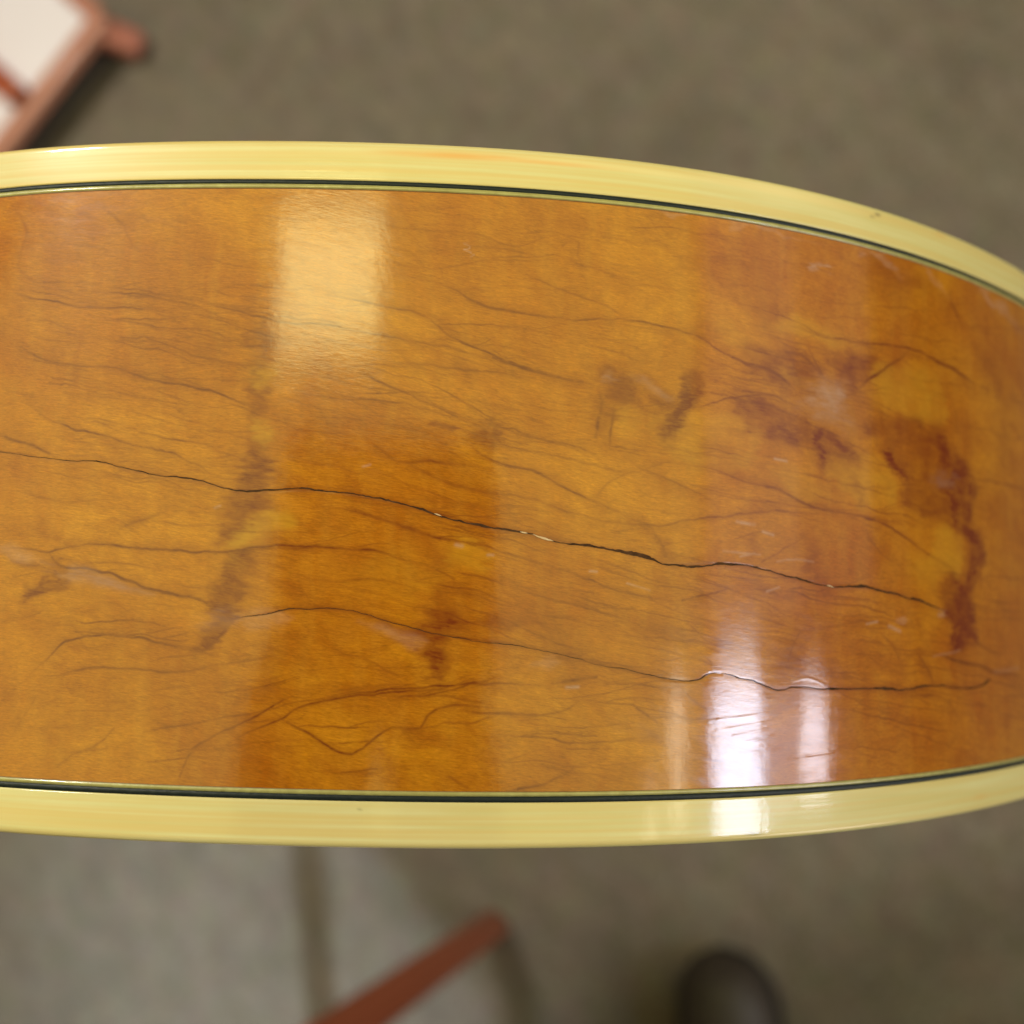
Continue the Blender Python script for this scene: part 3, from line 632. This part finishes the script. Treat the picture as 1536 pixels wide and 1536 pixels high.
def splinter(x0, x1, wpx, seed, off=0):
    dd, wdt = crack_data[0]; a = pix(x0, 800)[0]; b = pix(x1, 800)[0]
    q = dd[(dd[:, 0] > a) & (dd[:, 0] < b)].copy()
    if len(q) < 3: return
    q[:, 1] += off * MM; tp = np.sin(np.linspace(0.12, math.pi - 0.12, len(q)))
    ribbon('splinter', q, wpx * MM * tp, 0.065, M_splint, side, 0.5, seed)
for i, a in enumerate([(649,664,2.2,1),(776,792,2.4,.3),(797,833,3.0,0),(934,942,1.4,.6),(1239,1250,1.5,.6)]): splinter(a[0], a[1], a[2], 40 + i, a[3])

# ------------------------------------------------------------------ strips along both edges
vis = np.arange(-82, 126, 0.5); strS = np.concatenate([vis, np.arange(130, LEN - 85, 6.0)])
ps, ns_ = curve(strS)
def strip(name, prof, mat, parent, attr_cb=None, smooth=True):
    prof = np.array(prof)        # (w, h) pairs across the strip
    P = np.empty((len(strS), len(prof), 3))
    P[..., 0] = ps[:, 0:1] + ns_[:, 0:1] * prof[None, :, 1]; P[..., 2] = ps[:, 1:2] + ns_[:, 1:2] * prof[None, :, 1] - ZB; P[..., 1] = prof[None, :, 0]
    return P
def add_strip(name, prof, mat, parent, fig=None, wav=0.0, seed=0):
    P = strip(name, prof, mat, parent)
    if wav:
        r = vnoise(strS, strS * 0 + 3.3, 4.0, seed) * wav + vnoise(strS, strS * 0 + 9.3, 1.3, seed + 1) * wav * 0.6
        P[:, 0, 1] += r
    m = grid_mesh(name, P * 0.001, wrap=True)
    if m.polygons[0].normal.length and m.polygons[(len(prof) - 1) * 160 + 1].normal.z < 0: m.flip_normals()
    co = np.zeros(P.shape); pw = np.array(prof)[:, 0]; co[..., 0] = strS[:, None]; co[..., 1] = pw[None, :]
    vattr(m, 'coord', 'FLOAT_VECTOR', co)
    f = np.zeros((*P.shape[:2], 4), np.float32)
    if fig: fig(f, strS[:, None], pw[None, :])
    vattr(m, 'figure', 'FLOAT_COLOR', f)
    return link(name, m, mat, parent)
for sg, wout in ((1, 38 + WT), (-1, 38 + WB)):
    A = lambda w_, h: (sg * w_, h)
    pa, pb_, pc_ = (37.17, 37.70, 38.28) if sg > 0 else (37.12, 37.64, 38.38)
    add_strip('glue_line', [A(37.05, -0.2), A(37.05, 0.012), A(37.20, 0.012), A(37.20, -0.2)], M_groove, side, wav=0.30, seed=50 + sg)
    add_strip('cream_purfling', [A(pa, -0.3), A(pa, 0.02), A((pa + pb_) / 2, 0.022), A(pb_, 0.02), A(pb_, -0.3)], M_pale, guitar)
    add_strip('black_purfling', [A(pb_, -0.3), A(pb_, 0.0), A(38.0, 0.004), A(pc_, 0.0), A(pc_, -0.3)], M_black, guitar)
    w0 = pc_; prof = [A(w0, -0.3), A(w0, 0.02)]
    nb = 26
    for i in range(1, nb + 1):                      # slightly crowned face
        t = i / nb; wv = w0 + 0.05 + (wout - 0.85 - w0) * t
        prof.append(A(wv, 0.03 + 0.025 * math.sin(min(1, t) * math.pi * 0.5)))
    for i in range(1, 9):                           # rounded outer corner
        a = i / 8 * math.pi / 2; prof.append(A(wout - 0.85 + 0.85 * math.sin(a), 0.055 - 0.85 + 0.85 * math.cos(a)))
    prof += [A(wout, -3), A(wout - 0.05, -7.5), A(wout - 1.2, -7.6)]
    def figt(f, s, w_, sg=sg):
        def sb_(ch, px, py, rs, rw, st):
            c = pix(px, py); f[..., ch] = np.maximum(f[..., ch], st * np.exp(-((s - c[0]) / rs) ** 2 - ((w_ - c[1]) / rw) ** 2))
        if sg > 0:
            sb_(0, 690, 234, 7.5, .42, .95); sb_(0, 740, 236, 5, .30, .85); sb_(0, 820, 244, 8, .26, .8); sb_(0, 620, 230, 5, .35, .6); sb_(0, 1410, 352, 1.6, .5, .25)
            sb_(1, 1316, 322, .5, .28, .8); sb_(1, 1308, 325, .4, .2, .6); sb_(2, 1180, 290, 12, 1.0, .5); sb_(2, 900, 250, 30, .5, .35)
        else:
            sb_(1, 1131, 1251, 1.3, .22, .45); sb_(1, 1125, 1249, .6, .2, .4); sb_(1, 540, 1214, .25, .15, .4); sb_(0, 1470, 1195, 2, .6, .2)
    add_strip('binding', prof, M_bind, guitar, figt)
# fully detailed arched plates behind the bindings
def plate(name, sg, wout, mat, arch):
    ss_ = np.linspace(0, LEN, 361)[:-1]; q, _n = curve(ss_); 
    rings = []
    axis = np.stack([np.clip(q[:, 0], -380, 60), np.full(len(q), axis_v)], 1)
    base = q - _n * 1.2
    for t in np.linspace(0, 1, 16):
        pp = base * (1 - t) + axis * t; e = min(1, t * 1.15)
        h = arch * (0.5 - 0.5 * math.cos(math.pi * e)) - (1.0 * math.sin(min(1, t * 5) * math.pi))
        rings.append(np.stack([pp[:, 0], np.full(len(pp), sg * (wout - 1.1 + h)), pp[:, 1] - ZB], 1))
    P = np.stack(rings, 1) * 0.001
    m = grid_mesh(name, P, wrap=True)
    if m.polygons[8].normal.y * sg < 0: m.flip_normals()
    return link(name, m, mat, guitar)
plate('top_plate', 1, 38 + WT, M_spruce, 14)
plate('back_plate', -1, 38 + WB, M_spruce, 12)

# ------------------------------------------------------------------ things on the carpet
def put(o, loc, rz=0.0, rx=0, ry=0): o.location = loc; o.rotation_euler = (rx, ry, rz); return o
def bar(name, a, b, wx_, wy_, mat, parent, bev=0.006, twist=0.0, taper=1.0):
    """bar between two world points (in the parent's local frame)"""
    a, b = Vector(a), Vector(b); d = b - a
    o = link(name, box_mesh(name, wx_, wy_, d.length, bev, 4, taper), mat, parent)
    o.matrix_local = Matrix.Translation((a + b) / 2) @ d.to_track_quat('Z', 'Y').to_matrix().to_4x4() @ Matrix.Rotation(twist, 4, 'Z')
    return o
# low stool with a white pad, top left: corner and edge laid from the photograph
zt = 0.085
pc = at_z(153, 22, zt); pe = at_z(8, 208, zt); e1_ = (pe - pc).normalized(); e2_ = Vector((e1_.y, -e1_.x, 0))
if (at_z(90, -30, zt) - pc).dot(e2_) < 0: e2_ = -e2_
stool = empty('cushioned_stool', (pc.x, pc.y, 0), label='low stool with white pad and pinkish wooden frame, cut off at the top left corner', category='stool')
stool.rotation_euler = (0, 0, math.atan2(e1_.y, e1_.x)); 
yy = 1 if Vector((-e1_.y, e1_.x, 0)).dot(e2_) > 0 else -1
LX, LY, R_ = 0.42, 0.34, 0.024
for nm, a, b in (('frame_rail', (0, yy * R_ / 2, zt - .016), (LX, yy * R_ / 2, zt - .016)), ('frame_rail', (0, yy * (LY - R_ / 2), zt - .016), (LX, yy * (LY - R_ / 2), zt - .016))):
    bar(nm, a, b, 0.032, R_, M_redwood2, stool)
for x in (R_ / 4, LX - R_ / 2):
    bar('frame_rail', (x, yy * R_, zt - .018), (x, yy * (LY - R_), zt - .018), 0.028 , R_ * (0.5 if x < .1 else 1), M_redwood2, stool)
bar('cross_bar', (0.168, yy * R_ * .6, zt + .012), (0.180, yy * (LY - R_), zt + .012), 0.036, 0.022, M_redwood, stool)
pad = link('seat_pad', box_mesh('seat_pad', LX - R_ * 1.6, LY - 2 * R_, 0.02, 0.007, 3), M_white, stool); pad.location = (LX / 2, yy * LY / 2, zt - 0.012)
# splayed legs; the near one pokes out past the corner
ft = at_z(214, 74, 0.012); loc = Matrix.Rotation(-stool.rotation_euler.z, 3, 'Z') @ (ft - Vector((pc.x, pc.y, 0)))
for (tx, ty, fx, fy) in ((0.02, .02, loc.x, loc.y * yy), (LX - .02, .02, LX + abs(loc.x), loc.y * yy), (0.02, LY - .02, loc.x, LY - loc.y * yy), (LX - .02, LY - .02, LX + abs(loc.x), LY - loc.y * yy)):
    bar('leg', (fx, yy * fy, 0.012), (tx, yy * ty, zt - .03), 0.040, 0.040, M_redwood3, stool, 0.010)
# side chair whose front legs stand at the bottom
hz = 0.45
fa_ = at_z(742, 1388); fb_ = at_z(492, 1640)
chair = empty('wooden_chair', (fa_.x, fa_.y, 0), label='red brown wooden chair, only one straight leg in view below the guitar', category='chair')
dv = (fb_ - fa_); dv.z = 0; Wc = dv.length; dv.normalize(); chair.rotation_euler = (0, 0, math.atan2(dv.y, dv.x))
back = Vector((-dv.y, dv.x, 0)); sgn = 1 if back.dot(at_z(300, 1900) - fa_) > 0 else -1
DC = 0.36
for x, y in ((0, 0), (Wc, 0), (0, DC), (Wc, DC)):
    bar('leg', (x, sgn * y, 0.0), (x, sgn * y, hz if y == 0 else 0.86), 0.038, 0.038, M_redwood, chair, 0.007, 0, 0.85)
for a, b in (((0, 0), (Wc, 0)), ((0, DC), (Wc, DC)), ((0, 0), (0, DC)), ((Wc, 0), (Wc, DC))):
    A_, B_ = Vector((a[0], sgn * a[1], hz - .04)), Vector((b[0], sgn * b[1], hz - .04)); d = (B_ - A_).normalized()
    bar('seat_rail', A_ + d * .019, B_ - d * .019, 0.05, 0.022, M_redwood, chair, 0.004, 0)
seat = link('seat', box_mesh('seat', Wc + .02, DC + .0, 0.03, 0.01), M_white, chair); seat.location = (Wc / 2, sgn * DC / 2, hz + .0)
for z in (0.62, 0.72, 0.82): bar('back_slat', (0.02, sgn * DC, z), (Wc - .02, sgn * DC, z), 0.018, 0.05, M_redwood, chair, 0.004)

# ------------------------------------------------------------------ the photographer: shoe tip at the bottom right, body out of frame
toe = at_z(1072, 1432, 0.04)
pb = Vector((toe.x + 0.0, toe.y, 0))
person = empty('person', (pb.x, pb.y - 0.2, 0), label='person in dark clothes and dark leather shoes, toe tip showing at bottom right', category='person')
def shoe(dx, dy, rz):
    """toe at local +y"""
    L = 0.30; n = 40; m = 26; P = np.zeros((n, m, 3))
    for i in range(n):
        t = i / (n - 1); y = -0.09 + L * t - L + 0.0
        yy_ = t * L
        wdt = 0.052 * (1 - (max(0, (t - 0.72) / 0.28)) ** 2.6) ** 0.5 if t > .72 else 0.036 + 0.016 * math.sin(min(1, t / .72) * math.pi / 2)
        if t < .12: wdt *= (1 - (1 - t / .12) ** 2 * 0.8) ** 0.5
        hgt = 0.055 + 0.05 * max(0, 1 - t / 0.45) ** 0.7 if t < .99 else .05
        hgt *= (1 - (max(0, (t - 0.8) / 0.2)) ** 3) ** 0.5 * 1.0 if t < 1 else 0.0
        hgt = max(hgt, 0.012)
        for j in range(m):
            a = math.pi * j / (m - 1); P[i, j] = (wdt * math.cos(a) * (1 if abs(math.cos(a)) > 1e-6 else 0), yy_ - L, 0.012 + hgt * math.sin(a) ** 0.75)
    o = link('shoe', grid_mesh('shoe', P), M_shoe, person); o.location = (dx, dy, 0); o.rotation_euler = (0, 0, rz)
    bm = bmesh.new(); ring = []
    for i in range(n): ring.append((P[i, 0, 0] * 1.06 + .001, P[i, 0, 1]))
    pts_ = ring + [(-x, y) for x, y in reversed(ring)]
    vs = [bm.verts.new((x, y, 0)) for x, y in pts_]; f = bm.faces.new(vs); ex = bmesh.ops.extrude_face_region(bm, geom=[f])
    for v in ex['geom']:
        if isinstance(v, bmesh.types.BMVert): v.co.z = 0.016
    bmesh.ops.remove_doubles(bm, verts=bm.verts[:], dist=0.0004); bmesh.ops.recalc_face_normals(bm, faces=bm.faces[:])
    ms = bpy.data.meshes.new('sole'); bm.to_mesh(ms); bm.free(); link('sole', ms, M_sole, o)
    return o
shoe(0.0, 0.2, math.radians(8)); shoe(0.37, 0.12, math.radians(-14))
def skin(name, verts, edges, radii, mat, sub=2, root=0):
    m = bpy.data.meshes.new(name); m.from_pydata([Vector(v) for v in verts], edges, []); o = link(name, m, mat, person)
    md = o.modifiers.new('skin', 'SKIN'); sv_ = m.skin_vertices[0].data
    for i, r in enumerate(radii): sv_[i].radius = (r, r) if not isinstance(r, tuple) else r
    sv_[root].use_root = True; md.use_smooth_shade = True
    ss = o.modifiers.new('sub', 'SUBSURF'); ss.levels = sub; ss.render_levels = sub
    return o
ox, oy = person.location.x, person.location.y
def W(x, y, z): return (x - ox, y - oy, z)          # world -> person local
hipx = ox + 0.13; hy = oy - 0.18
camw = c2w((0, 0, 0.02))
sho_y = -0.37; shz = 1.42; mx = camw.x + 0.16
V = [W(hipx, hy, 0.93), W(hipx - .09, hy + .0, 0.88), W(ox + .03, oy - .02, 0.50), W(ox + .0, oy - 0.04, 0.12), W(hipx + .10, hy, 0.88), W(ox + .33, oy - .05, .50), W(ox + .37, oy - .11, .12)]
E_ = [(0, 1), (1, 2), (2, 3), (0, 4), (4, 5), (5, 6)]
skin('trousers', V, E_, [.13, .095, .068, .058, .095, .068, .058], M_cloth)
V = [W(hipx, hy, 0.93), W((hipx + mx) / 2, hy + .06, 1.15), W(mx, sho_y - .02, 1.36), W(mx - .17, sho_y, 1.36), W(mx + .17, sho_y, 1.36), W(mx - .26, sho_y + .02, 1.26), W(mx + .20, sho_y + .10, 1.22),
     W(camw.x - .067, camw.y - .165, 1.248), W(camw.x + .045, camw.y - .165, 1.248)]
E_ = [(0, 1), (1, 2), (2, 3), (2, 4), (3, 5), (4, 6), (5, 7), (6, 8)]
skin('jacket', V, E_, [.17, .17, .155, .085, .085, .055, .055, .036, .036], M_cloth)
# head and neck as one surface
V = [W(mx, sho_y, 1.44), W(mx, sho_y + .05, 1.51), W(mx, sho_y + .08, 1.60), W(mx, sho_y + .09, 1.68), W(mx, sho_y + .15, 1.575)]
head = skin('head', V, [(0, 1), (1, 2), (2, 3), (2, 4)], [.055, .055, (.082, .095), (.07, .08), .045], M_skin)
V = [W(mx, sho_y + .03, 1.60), W(mx, sho_y + .06, 1.69), W(mx, sho_y + .12, 1.715)]
skin('hair', V, [(0, 1), (1, 2)], [.09, .088, .06], M_hair)
for sx in (-1, 1):
    wr = Vector((camw.x + sx * .055 - .012, camw.y - .150, 1.250)); pm = Vector((camw.x + sx * .034 - .014, camw.y - .078, 1.275))
    V = [W(*wr), W(*pm)]; E_ = [(0, 1)]; R = [.026, .034]
    for k in range(4):
        b0 = pm + Vector((sx * 0.004 - sx * .016 * (k - 1.5), .020, .006)); L = (.028, .032, .030, .024)[k]
        i = len(V); V += [W(*b0), W(*(b0 + Vector((-sx * .006, L, .008)))), W(*(b0 + Vector((-sx * .016, L * 1.6, 0.0)))), W(*(b0 + Vector((-sx * .024, L * 1.9, -.012))))]
        E_ += [(1, i), (i, i + 1), (i + 1, i + 2), (i + 2, i + 3)]; R += [.010, .0095, .0088, .0078]
    i = len(V); V += [W(*(pm + Vector((-sx * .024, -.012, .0)))), W(*(pm + Vector((-sx * .045, .004, .004)))), W(*(pm + Vector((-sx * .060, .018, .0))))]
    E_ += [(0, i), (i, i + 1), (i + 1, i + 2)]; R += [.014, .011, .009]
    skin('hand', V, E_, R, M_skin)
# the compact camera that is being held (its reflection is the dark zone of the varnish)
cm = Matrix.Translation(CAM) @ MW.to_4x4()
pc_cam = empty('compact_camera', mat=cm @ Matrix.Translation((-0.021, 0.010, 0.006)), label='black compact camera held just above the guitar side', category='camera')
b = link('camera_body', box_mesh('camera_body', 0.098, 0.066, 0.022, 0.006), M_camera, pc_cam); b.location = (0, 0, 0.014)
bm = bmesh.new(); bmesh.ops.create_cone(bm, cap_ends=True, segments=48, radius1=0.022, radius2=0.022, depth=0.006)
bmesh.ops.bevel(bm, geom=[e for e in bm.edges if len(e.link_faces) == 2 and e.calc_face_angle(0) > 1], offset=.0012, segments=2, affect='EDGES')
ms = bpy.data.meshes.new('lens_ring'); bm.to_mesh(ms); bm.free(); o = link('lens_ring', ms, M_camera, pc_cam); o.location = (0.021, -0.010, 0.0005)
bm = bmesh.new(); bmesh.ops.create_cone(bm, cap_ends=True, segments=32, radius1=0.006, radius2=0.006, depth=0.004); ms = bpy.data.meshes.new('shutter_button'); bm.to_mesh(ms); bm.free()
o = link('shutter_button', ms, M_camera, pc_cam); o.rotation_euler = (math.pi / 2, 0, 0); o.location = (-0.036, 0.0345, 0.014)
